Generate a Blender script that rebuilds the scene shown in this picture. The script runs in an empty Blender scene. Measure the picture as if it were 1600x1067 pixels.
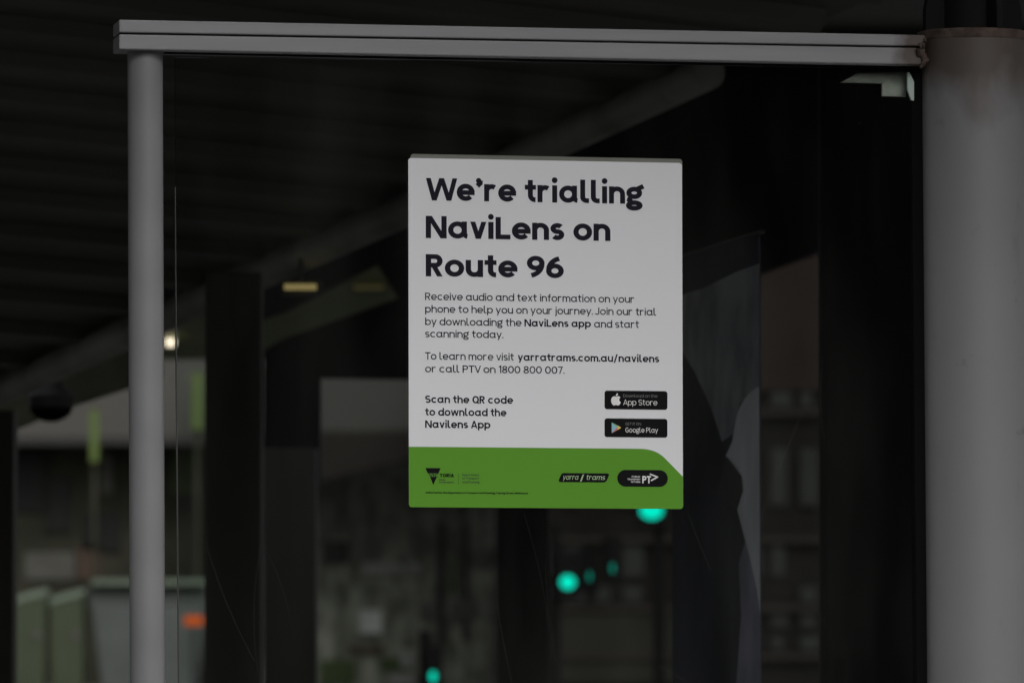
import bpy, math, random
from mathutils import Vector, Matrix
random.seed(7)
sc = bpy.context.scene
COL = sc.collection
R = math.radians

# ------------------------------------------------------------------ camera
CAM = Vector((0, 0, 1.6)); PITCH = R(2.0); LENS = 200.0; F = LENS/36*1600
cd = bpy.data.cameras.new('camera'); cam = bpy.data.objects.new('camera', cd); COL.objects.link(cam)
cam.location = CAM; cam.rotation_euler = (R(90)+PITCH, 0, 0)
cd.lens = LENS; cd.sensor_width = 36; cd.clip_start = .1; cd.clip_end = 2000
cd.dof.use_dof = True; cd.dof.focus_distance = 8.47; cd.dof.aperture_fstop = 9
cd.dof.aperture_blades = 0
sc.camera = cam
sc.cycles.use_denoising = True
# ------------------------------------------------------------------ world, sun, exposure
SUN_EL, SUN_AZ = R(38), R(158)          # overcast: the bright patch of cloud is behind the camera
w = bpy.data.worlds.new('World'); sc.world = w; w.use_nodes = True
nt = w.node_tree; bg = nt.nodes['Background']
sky = nt.nodes.new('ShaderNodeTexSky'); sky.sky_type = 'NISHITA'; sky.sun_disc = False
sky.sun_elevation = SUN_EL; sky.sun_rotation = SUN_AZ; sky.air_density = 1.0; sky.dust_density = 4.0
hs = nt.nodes.new('ShaderNodeHueSaturation'); hs.inputs['Saturation'].default_value = .22
nt.links.new(sky.outputs[0], hs.inputs['Color']); nt.links.new(hs.outputs[0], bg.inputs[0])
bg.inputs[1].default_value = .12
sl = bpy.data.lights.new('sun', 'SUN'); so = bpy.data.objects.new('sun', sl); COL.objects.link(so)
sl.energy = .9; sl.angle = R(25); sl.color = (1, .97, .93)
sd = Vector((math.sin(SUN_AZ)*math.cos(SUN_EL), math.cos(SUN_AZ)*math.cos(SUN_EL), math.sin(SUN_EL)))
so.rotation_euler = sd.to_track_quat('Z', 'Y').to_euler(); so.location = (0, -5, 12)
sc.view_settings.view_transform = 'Standard'; sc.view_settings.look = 'None'
sc.view_settings.gamma = 1; sc.view_settings.use_curve_mapping = False
sc.view_settings.exposure = -0.24

# ------------------------------------------------------------------ pixel -> world helpers
FWD = Vector((0, math.cos(PITCH), math.sin(PITCH))); UP = Vector((0, -math.sin(PITCH), math.cos(PITCH))); RT = Vector((1, 0, 0))
def ray(px, py): return FWD + RT*((px-800)/F) - UP*((py-533.5)/F)
def Q(px, py, d): return CAM + ray(px, py)*d
YAW = R(10)
PX = Vector((math.cos(YAW), math.sin(YAW), 0)); PN = Vector((math.sin(YAW), -math.cos(YAW), 0)); PB = -PN; PZ = Vector((0, 0, 1))
PO = Q(850, 520, 8.5)
def hit(px, py, o, n):
    r = ray(px, py); return CAM + r*((o-CAM).dot(n)/r.dot(n))
def P(px, py, t=0.0): return hit(px, py, PO+PB*t, PN)      # on the screen's plane, t metres behind its front

# ------------------------------------------------------------------ mesh builder
OFF = {}
class MB:
    def __init__(s): s.v = []; s.f = []; s.m = []
    def add(s, vs, fs, mi=0):
        b = len(s.v); s.v += [Vector(v) for v in vs]; s.f += [tuple(b+i for i in f) for f in fs]; s.m += [mi]*len(fs); return s
    def hexa(s, p, mi=0):       # 4 bottom + 4 top
        return s.add(p, [(3,2,1,0),(4,5,6,7),(0,1,5,4),(1,2,6,5),(2,3,7,6),(3,0,4,7)], mi)
    def box(s, a, b, mi=0):
        x0,y0,z0 = a; x1,y1,z1 = b
        return s.hexa([(x0,y0,z0),(x1,y0,z0),(x1,y1,z0),(x0,y1,z0),(x0,y0,z1),(x1,y0,z1),(x1,y1,z1),(x0,y1,z1)], mi)
    def obox(s, o, ax, ay, az, mi=0):   # oriented box from a corner
        o = Vector(o); return s.hexa([o, o+ax, o+ax+ay, o+ay, o+az, o+ax+az, o+ax+ay+az, o+ay+az], mi)
    def tube(s, pts, r, n=24, cap=True, mi=0):
        pts = [Vector(p) for p in pts]; rs = r if isinstance(r, (list, tuple)) else [r]*len(pts)
        rings = []; up = None
        for i, p in enumerate(pts):
            d = (pts[min(i+1, len(pts)-1)]-pts[max(i-1, 0)]).normalized()
            a = Vector((0, 0, 1)) if abs(d.z) < .9 else Vector((1, 0, 0))
            x = d.cross(a).normalized(); y = d.cross(x)
            rings.append([p+(x*math.cos(2*math.pi*k/n)+y*math.sin(2*math.pi*k/n))*rs[i] for k in range(n)])
        vs = [q for g in rings for q in g]; fs = []
        for i in range(len(pts)-1):
            for k in range(n):
                fs.append((i*n+k, i*n+(k+1) % n, (i+1)*n+(k+1) % n, (i+1)*n+k))
        if cap: fs.append(tuple(range(n))); fs.append(tuple((len(pts)-1)*n+k for k in reversed(range(n))))
        return s.add(vs, fs, mi)
    def prism(s, poly, d, mi=0):        # polygon (3D points) extruded along d
        n = len(poly); d = Vector(d); vs = [Vector(p) for p in poly]+[Vector(p)+d for p in poly]
        return s.add(vs, [tuple(range(n)), tuple(reversed(range(n, 2*n)))]+[(i, (i+1) % n, n+(i+1) % n, n+i) for i in range(n)], mi)
    def dome(s, c, r, n=24, m=8, squash=1.0, mi=0):     # lower half sphere
        c = Vector(c); vs = []; fs = []
        for j in range(m):
            a = math.pi/2*j/m
            for k in range(n):
                t = 2*math.pi*k/n; vs.append(c+Vector((math.cos(t)*math.cos(a)*r, math.sin(t)*math.cos(a)*r, -math.sin(a)*r*squash)))
        vs.append(c+Vector((0, 0, -r*squash)))
        for j in range(m-1):
            for k in range(n): fs.append((j*n+k, j*n+(k+1) % n, (j+1)*n+(k+1) % n, (j+1)*n+k))
        for k in range(n): fs.append(((m-1)*n+k, (m-1)*n+(k+1) % n, m*n))
        fs.append(tuple(range(n)))
        return s.add(vs, fs, mi)
    def build(s, name, mat, parent=None, smooth=False, bevel=0, origin=None):
        off = OFF[parent.name] if parent else (Vector(origin) if origin is not None else Vector((0, 0, 0)))
        me = bpy.data.meshes.new(name); me.from_pydata([v-off for v in s.v], [], s.f); me.validate()
        mats = mat if isinstance(mat, (list, tuple)) else [mat]
        for m_ in mats: me.materials.append(m_)
        if len(mats) > 1:
            for p, i in zip(me.polygons, s.m): p.material_index = i
        import bmesh
        bm = bmesh.new(); bm.from_mesh(me); bmesh.ops.recalc_face_normals(bm, faces=bm.faces[:]) if not getattr(s, 'flat', False) else None
        bm.to_mesh(me); bm.free()
        o = bpy.data.objects.new(name, me); COL.objects.link(o)
        if parent: o.parent = parent
        else: o.location = off
        OFF[o.name] = off
        if smooth:
            me.polygons.foreach_set('use_smooth', [True]*len(me.polygons)); me.set_sharp_from_angle(angle=R(40))
        if bevel:
            b = o.modifiers.new('bevel', 'BEVEL'); b.width = bevel; b.segments = 2; b.limit_method = 'ANGLE'
        return o
def tag(o, label=None, cat=None, group=None, kind=None):
    if label: o['label'] = label
    if cat: o['category'] = cat
    if group: o['group'] = group
    if kind: o['kind'] = kind
    return o
def thing(name, label, cat, loc, group=None):
    o = bpy.data.objects.new(name, None); COL.objects.link(o); o.location = loc; o.empty_display_size = .1
    OFF[o.name] = Vector(loc); return tag(o, label, cat, group)
def kids(o): return [c for c in bpy.data.objects if c.parent == o]
def copy_tree(o, parent=None):
    c = o.copy(); COL.objects.link(c); c.parent = parent
    for ch in kids(o): copy_tree(ch, c)
    return c

# ------------------------------------------------------------------ materials
def mat(name, col, rough=.6, metal=0, noise=0, nscale=8, bump=0, spec=.5, col2=None, stretch=None):
    m = bpy.data.materials.new(name); m.use_nodes = True; n = m.node_tree.nodes; l = m.node_tree.links
    b = n['Principled BSDF']; b.inputs['Base Color'].default_value = (*col, 1); b.inputs['Roughness'].default_value = rough
    b.inputs['Metallic'].default_value = metal; b.inputs['Specular IOR Level'].default_value = spec
    if noise or bump:
        tc = n.new('ShaderNodeTexCoord'); nz = n.new('ShaderNodeTexNoise'); nz.inputs['Scale'].default_value = nscale; nz.inputs['Detail'].default_value = 6
        mp = n.new('ShaderNodeMapping'); l.new(tc.outputs['Object'], mp.inputs[0]); l.new(mp.outputs[0], nz.inputs['Vector'])
        if stretch: mp.inputs['Scale'].default_value = stretch
        cr = n.new('ShaderNodeValToRGB'); c2 = col2 or tuple(c*(1-noise) for c in col)
        cr.color_ramp.elements[0].position = .32; cr.color_ramp.elements[1].position = .68
        cr.color_ramp.elements[0].color = (*c2, 1); cr.color_ramp.elements[1].color = (*col, 1)
        l.new(nz.outputs[0], cr.inputs[0])
        if noise: l.new(cr.outputs[0], b.inputs['Base Color'])
        if bump:
            bp = n.new('ShaderNodeBump'); bp.inputs['Strength'].default_value = bump; bp.inputs['Distance'].default_value = .01
            l.new(nz.outputs[0], bp.inputs['Height']); l.new(bp.outputs[0], b.inputs['Normal'])
    return m
def emit(name, col, st):
    m = bpy.data.materials.new(name); m.use_nodes = True; n = m.node_tree.nodes; l = m.node_tree.links
    n.remove(n['Principled BSDF']); e = n.new('ShaderNodeEmission'); e.inputs[0].default_value = (*col, 1); e.inputs[1].default_value = st
    l.new(e.outputs[0], n['Material Output'].inputs[0]); return m

M = {}
M['paint'] = mat('grey_paint', (.235, .235, .247), .42, noise=.12, nscale=9, bump=.04)
M['rail'] = mat('rail_aluminium', (.315, .315, .335), .45, .0, noise=.14, nscale=3, stretch=(1, 1, 12))
M['dark'] = mat('dark_steel', (.022, .022, .020), .6, noise=.3)
M['black'] = mat('black_panel', (.008, .008, .008), .75, spec=.2, noise=.3, nscale=2)
M['ceil'] = mat('roof_sheet', (.10, .10, .085), .55, spec=.35, noise=.3, nscale=1.5)
M['beam'] = mat('roof_tube_paint', (.35, .35, .31), .55, noise=.55, nscale=5)
M['rust'] = mat('rust_weld', (.12, .085, .07), .9, noise=.6, nscale=40, bump=.8, col2=(.05, .035, .03))
M['paper'] = mat('poster_paper', (.775, .79, .825), .7, noise=.02, nscale=6, spec=.25)
M['backing'] = mat('backing_board', (.17, .175, .15), .6, noise=.1)
M['green'] = mat('poster_green', (.108, .310, .026), .7, noise=.04, nscale=7, spec=.2)
M['ink'] = mat('poster_ink', (.016, .015, .024), .8, spec=.12)
M['badge'] = mat('badge_black', (.008, .008, .009), .8, spec=.1)
M['white_ink'] = mat('badge_white', (.78, .78, .78), .55)
M['dim_ink'] = mat('badge_grey', (.20, .20, .20), .55)
M['leaf_ink'] = mat('logo_green', (.38, .52, .30), .55)
M['dkgreen_ink'] = mat('logo_dark_green', (.018, .045, .012), .55)
M['gasket'] = mat('gasket_rubber', (.005, .005, .005), .9, spec=.06)
M['clip'] = mat('clamp_steel', (.50, .50, .44), .35, .3, noise=.3, nscale=60)
M['gedge'] = mat('glass_edge', (.5, .6, .55), .15)
M['gedge_dk'] = mat('glass_edge_dark', (.010, .016, .013), .25)

def glass_mat():        # clear pane: tinted transmission, fresnel mirror, a thin film of dust
    m = bpy.data.materials.new('pane_glass'); m.use_nodes = True; n = m.node_tree.nodes; l = m.node_tree.links
    n.remove(n['Principled BSDF'])
    tr = n.new('ShaderNodeBsdfTransparent'); tr.inputs[0].default_value = (.90, .93, .92, 1)
    gl = n.new('ShaderNodeBsdfGlossy'); gl.inputs['Roughness'].default_value = .01; gl.inputs[0].default_value = (1, 1, 1, 1)
    fr = n.new('ShaderNodeFresnel'); fr.inputs[0].default_value = 1.5
    mx = n.new('ShaderNodeMixShader'); l.new(fr.outputs[0], mx.inputs[0]); l.new(tr.outputs[0], mx.inputs[1]); l.new(gl.outputs[0], mx.inputs[2])
    df = n.new('ShaderNodeBsdfDiffuse'); df.inputs[0].default_value = (.4, .4, .38, 1)
    tc = n.new('ShaderNodeTexCoord'); nz = n.new('ShaderNodeTexNoise'); nz.inputs['Scale'].default_value = 5; nz.inputs['Detail'].default_value = 8
    mpg = n.new('ShaderNodeMapping'); mpg.inputs['Scale'].default_value = (1.6, 1, .35); l.new(tc.outputs['Object'], mpg.inputs[0]); l.new(mpg.outputs[0], nz.inputs['Vector'])
    mr = n.new('ShaderNodeMapRange'); mr.inputs[1].default_value = .42; mr.inputs[2].default_value = .75; mr.inputs[3].default_value = .001; mr.inputs[4].default_value = .014
    l.new(nz.outputs[0], mr.inputs[0])
    m2 = n.new('ShaderNodeMixShader'); l.new(mr.outputs[0], m2.inputs[0]); l.new(mx.outputs[0], m2.inputs[1]); l.new(df.outputs[0], m2.inputs[2])
    l.new(m2.outputs[0], n['Material Output'].inputs[0]); return m
M['glass'] = glass_mat()
def scratch_mat():
    m = bpy.data.materials.new('scratch'); m.use_nodes = True; n = m.node_tree.nodes; l = m.node_tree.links
    n.remove(n['Principled BSDF']); tr = n.new('ShaderNodeBsdfTransparent'); df = n.new('ShaderNodeBsdfDiffuse'); df.inputs[0].default_value = (.5, .5, .48, 1)
    mx = n.new('ShaderNodeMixShader'); mx.inputs[0].default_value = .03
    l.new(tr.outputs[0], mx.inputs[1]); l.new(df.outputs[0], mx.inputs[2]); l.new(mx.outputs[0], n['Material Output'].inputs[0]); return m
M['scratch'] = scratch_mat()
def column_mat():       # grey paint with rusty stains below the cap plate
    m = mat('column_paint', (.205, .205, .215), .48, noise=.08, nscale=5, bump=.05)
    n = m.node_tree.nodes; l = m.node_tree.links; b = n['Principled BSDF']
    src = b.inputs['Base Color'].links[0].from_socket
    tc = n.new('ShaderNodeTexCoord'); sp = n.new('ShaderNodeSeparateXYZ'); l.new(tc.outputs['Object'], sp.inputs[0])
    nz = n.new('ShaderNodeTexNoise'); nz.inputs['Scale'].default_value = 14; nz.inputs['Detail'].default_value = 8
    mp = n.new('ShaderNodeMapping'); mp.inputs['Scale'].default_value = (1, 1, .55); l.new(tc.outputs['Object'], mp.inputs[0]); l.new(mp.outputs[0], nz.inputs['Vector'])
    mr = n.new('ShaderNodeMapRange'); mr.inputs[1].default_value = COLTOP-.15; mr.inputs[2].default_value = COLTOP-.02; mr.inputs[3].default_value = -.02; mr.inputs[4].default_value = .62
    l.new(sp.outputs[2], mr.inputs[0])
    ad = n.new('ShaderNodeMath'); ad.operation = 'ADD'; l.new(nz.outputs[0], ad.inputs[0]); l.new(mr.outputs[0], ad.inputs[1])
    r2 = n.new('ShaderNodeMapRange'); r2.inputs[1].default_value = .62; r2.inputs[2].default_value = 1.0; l.new(ad.outputs[0], r2.inputs[0])
    mx = n.new('ShaderNodeMix'); mx.data_type = 'RGBA'; l.new(r2.outputs[0], mx.inputs[0]); l.new(src, mx.inputs[6]); mx.inputs[7].default_value = (.085, .068, .058, 1)
    n2 = n.new('ShaderNodeTexNoise'); n2.inputs['Scale'].default_value = 26; n2.inputs['Detail'].default_value = 3; l.new(tc.outputs['Object'], n2.inputs['Vector'])
    r3 = n.new('ShaderNodeMapRange'); r3.inputs[1].default_value = .66; r3.inputs[2].default_value = .76; r3.inputs[4].default_value = .45; l.new(n2.outputs[0], r3.inputs[0])
    m3 = n.new('ShaderNodeMix'); m3.data_type = 'RGBA'; l.new(r3.outputs[0], m3.inputs[0]); l.new(mx.outputs[2], m3.inputs[6]); m3.inputs[7].default_value = (.09, .075, .065, 1)
    l.new(m3.outputs[2], b.inputs['Base Color']); return m

GB = -.55       # street level
# ================================================================== the setting
def struct(name, mb, m): return tag(mb.build(name, m), kind='structure')
M['ground'] = mat('ground', (.06, .06, .055), .9, noise=.3, nscale=.3)
M['road'] = mat('asphalt', (.05, .05, .052), .85, noise=.3, nscale=2, bump=.2)
M['pave'] = mat('paving', (.16, .155, .145), .85, noise=.25, nscale=1.2)
struct('ground', MB().add([(-600,-300,GB),(600,-300,GB),(600,900,GB),(-600,900,GB)], [(0,1,2,3)]), M['ground'])
struct('road', MB().add([(-200,-8,GB+.004),(200,-8,GB+.004),(200,6.2,GB+.004),(-200,6.2,GB+.004)], [(0,1,2,3)]), M['road'])
struct('platform', MB().box((-40,6.2,GB-.05),(40,22,GB+.40)), M['pave'])
struct('far_road', MB().add([(-200,24,GB+.004),(200,24,GB+.004),(200,58,GB+.004),(-200,58,GB+.004)], [(0,1,2,3)]), M['road'])
struct('far_pavement', MB().box((-200,58,GB-.05),(200,84,GB+.12)), M['pave'])
GZ = GB+.40

# ================================================================== glass screen: rail, post, pane
base = P(700, 1067, .04); base.z = GZ
screen = thing('glass_screen', 'clear glass screen in a grey frame carrying the white notice', 'glass screen', base)
def lp(px, py, t0, t1): return P(px, py, t0), P(px, py, t0)+PB*(t1-t0)
def rail_strip(y0l, y1l, y0r, y1r, t0, t1, mb, xl=186, xr=1446):
    a = P(xl, y1l, 0); b = P(xr, y1r, 0); c = P(xr, y0r, 0); d = P(xl, y0l, 0)
    f = [q+PB*t0 for q in (a, b, c, d)]; k = [q+PB*t1 for q in (a, b, c, d)]
    mb.hexa([f[0], f[1], k[1], k[0], f[3], f[2], k[2], k[3]])
mb = MB()
rail_strip(31, 51, 55, 73, 0, .085, mb)             # upper half
rail_strip(54, 77.5, 75.5, 102, 0, .085, mb)        # lower half, a groove between them
n_ = M['rail'].node_tree.nodes; l_ = M['rail'].node_tree.links; b_ = n_['Principled BSDF']; src_ = b_.inputs['Base Color'].links[0].from_socket
tc_ = n_.new('ShaderNodeTexCoord'); sp_ = n_.new('ShaderNodeSeparateXYZ'); l_.new(tc_.outputs['Object'], sp_.inputs[0])
nz_ = n_.new('ShaderNodeTexNoise'); nz_.inputs['Scale'].default_value = 22; nz_.inputs['Detail'].default_value = 8; l_.new(tc_.outputs['Object'], nz_.inputs['Vector'])
xr_ = (P(1446, 85)-base).x; mr_ = n_.new('ShaderNodeMapRange'); mr_.inputs[1].default_value = xr_-.07; mr_.inputs[2].default_value = xr_-.005; mr_.inputs[3].default_value = -.12; mr_.inputs[4].default_value = .6
l_.new(sp_.outputs[0], mr_.inputs[0]); ad_ = n_.new('ShaderNodeMath'); ad_.operation = 'ADD'; l_.new(mr_.outputs[0], ad_.inputs[0]); l_.new(nz_.outputs[0], ad_.inputs[1])
r2_ = n_.new('ShaderNodeMapRange'); r2_.inputs[1].default_value = .58; r2_.inputs[2].default_value = .95; l_.new(ad_.outputs[0], r2_.inputs[0])
mx_ = n_.new('ShaderNodeMix'); mx_.data_type = 'RGBA'; l_.new(r2_.outputs[0], mx_.inputs[0]); l_.new(src_, mx_.inputs[6]); mx_.inputs[7].default_value = (.09, .07, .06, 1); l_.new(mx_.outputs[2], b_.inputs['Base Color'])
rail = mb.build('top_rail', M['rail'], screen, bevel=.0022)
mb = MB(); rail_strip(50.5, 54.5, 72.5, 76, .008, .08, mb, 188); mb.build('groove', M['dark'], rail)
mb = MB(); rail_strip(77.4, 80, 101.9, 104.5, .030, .055, mb, 262, 1440); mb.build('glazing_bead', M['gasket'], rail)
# post
pt = P(226.5, 84, .0425); pb = P(230.5, 1067, .0425); dirn = (pb-pt)/(pb.z-pt.z); pbot = pt+dirn*(GZ-pt.z)
rad = (P(255.5, 500, .0425)-P(199.5, 500, .0425)).length/2*math.cos(YAW)
ptop = pt-dirn*(-.006)
post = MB().tube([pbot, pt+Vector((0,0,.010))], rad, 48).build('post', M['paint'], screen, smooth=True)
mb = MB(); mb.tube([pbot, pbot+Vector((0,0,.012))], rad*1.9, 40); mb.build('base_plate', M['paint'], post, smooth=True)
# pane
gl_t0, gl_t1 = .036, .048
tl = P(274, 90, gl_t0); bl = P(279.5, 1067, gl_t0); trr = P(1424, 100, gl_t0); brr = P(1432, 1067, gl_t0)
def down(a, b, z): d = (b-a)/(b.z-a.z); return a+d*(z-a.z)
bl = down(tl, bl, .42); brr = down(trr, brr, .42)
th = PB*(gl_t1-gl_t0)
mb = MB(); f = [bl, brr, trr, tl]; k = [q+th for q in f]
mb.add(f+k, [(0,1,2,3), (7,6,5,4)], 0); mb.add(f+k, [(0,4,5,1), (1,5,6,2), (2,6,7,3), (3,7,4,0)], 1)
pane = mb.build('glass_pane', [M['glass'], M['gedge_dk']], screen)
# bright left arris of the pane
mb = MB(); a = P(273.4, 292, gl_t0-.0005); b = down(a, P(279.2, 1067, gl_t0-.0005), .42)
mb.obox(b, PX*.0011, PB*.012, a-b); mb.build('polished_edge', mat('arris', (.06, .065, .058), .3), pane)
mb = MB(); a = P(1424.5, 104, .03); b = down(a, P(1433, 1067, .03), .42); mb.obox(b, PX*.0165, PB*.026, a-b); mb.build('edge_seal', M['gasket'], pane)
# scratches
def wire(pts, wd=.0005):
    mb = MB(); mb.flat = True
    q = [P(x, y, gl_t0-.0006) for x, y in pts]
    for i in range(len(q)-1):
        d = (q[i+1]-q[i]).normalized(); s = d.cross(PN).normalized()*wd
        mb.add([q[i]-s, q[i+1]-s, q[i+1]+s, q[i]+s], [(0,1,2,3)])
    mb.build('scratch', M['scratch'], pane)
def curve(p0, p1, p2, n=10): return [((1-t)**2*p0[0]+2*t*(1-t)*p1[0]+t*t*p2[0], (1-t)**2*p0[1]+2*t*(1-t)*p1[1]+t*t*p2[1]) for t in [i/n for i in range(n+1)]]
wire(curve((322,850),(352,950),(398,1032))); wire(curve((412,840),(388,930),(402,1045)), .00035); wire(curve((408,845),(440,900),(452,960)), .0003)
wire(curve((1255,640),(1210,745),(1188,815))); wire(curve((1075,800),(1092,850),(1112,892)), .0004); wire(curve((818,800),(850,900),(858,985)), .0003)
wire(curve((775,925),(782,990),(800,1066)), .0004); wire(curve((1285,560),(1278,650),(1290,690)), .0003); wire(curve((852,880),(855,960),(870,1040)), .0003)
wire(curve((1030,1040),(1060,1055),(1075,1067)), .0004)
for (x, y, r) in ((1327,459,2.2),(1343,193,1.6),(958,757,0),(1290,720,1),(520,230,1),(1150,500,1),(350,380,1.1),(470,900,1)):
    if r: wire([(x-r, y), (x+r, y+.6)], .001)
# clamp in the top right corner
cl = MB()
cl.prism([P(x, y, .0495) for x, y in ((1313,129.5),(1340,114),(1416,112.5),(1416,152),(1378,151),(1378,131))], PB*.006)
clamp = cl.build('glass_clamp', M['clip'], screen, bevel=.001)
mb = MB(); mb.prism([P(x, y, .0285) for x, y in ((1418,113),(1421,113),(1428.5,128),(1428.5,158),(1424,157),(1418,140))], PB*.0065); mb.build('clamp_cap', M['gedge'], clamp, bevel=.0008)

# ================================================================== the notice on the glass
poster = thing('notice_poster', 'white notice with bold dark heading and green foot, stuck on the glass', 'poster', P(852, 795, .0345))
PT_T = .0345
C4 = [P(638, 247, PT_T), P(1065.5, 255, PT_T), P(1067, 795, PT_T), P(639, 792, PT_T)]
PW, PH = 427.0, 545.0
def U(u, v, lift=0.0):
    a = u/PW; b = v/PH
    p = C4[0]*(1-a)*(1-b)+C4[1]*a*(1-b)+C4[2]*a*b+C4[3]*(1-a)*b
    return p+PN*lift
def X2U(x, y):          # picture pixel -> notice coordinates
    b = (y-251)/543.; 
    for _ in range(3):
        xl = 638+b; xr = 1065.5+1.5*b; a = (x-xl)/(xr-xl); yt = 247+8*a; yb = 792+3*a; b = (y-yt)/(yb-yt)
    return a*PW, b*PH
def rrect(u0, v0, u1, v1, r, n=6, corners=(1,1,1,1)):
    pts = []
    for (cx, cy, a0, on) in ((u1-r, v0+r, -90, corners[0]), (u1-r, v1-r, 0, corners[1]), (u0+r, v1-r, 90, corners[2]), (u0+r, v0+r, 180, corners[3])):
        if on: pts += [(cx+r*math.cos(R(a0+90*i/n)), cy+r*math.sin(R(a0+90*i/n))) for i in range(n+1)]
        else: pts.append((cx+(r if a0 in (-90, 0) else -r), cy+(r if a0 in (0, 90) else -r)))
    return pts
def flat(poly, lift, mb=None):
    mb = mb or MB(); mb.flat = True
    q = [U(u, v, lift) for u, v in poly]; n = sum(((q[i]-q[0]).cross(q[i+1]-q[0]) for i in range(1, len(q)-1)), Vector())
    if n.dot(PN) < 0: q.reverse()
    mb.add(q, [tuple(range(len(q)))]); return mb
mb = MB(); mb.prism([U(u, v, 0) for u, v in rrect(0, 0, PW, PH, 4.5)], PB*.0008)
sheet = mb.build('paper_sheet', M['paper'], poster)
mb = MB(); mb.prism([U(u, v, -.0012) for u, v in rrect(3.5, -6.5, PW+.8, PH-1, 5)], PB*.0003); mb.build('backing_sheet', M['backing'], poster)
gp = [(0, 450.8)]
gp += [(360, 450.8)]
gp += curve((360, 450.8), (384, 451), (398, 464.5), 12)[1:]
gp += [(PW, 494)]
gp += rrect(0, 440, PW, PH, 4.5)[7:21]
green = flat(gp, .00025).build('green_band', M['green'], poster)

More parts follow.
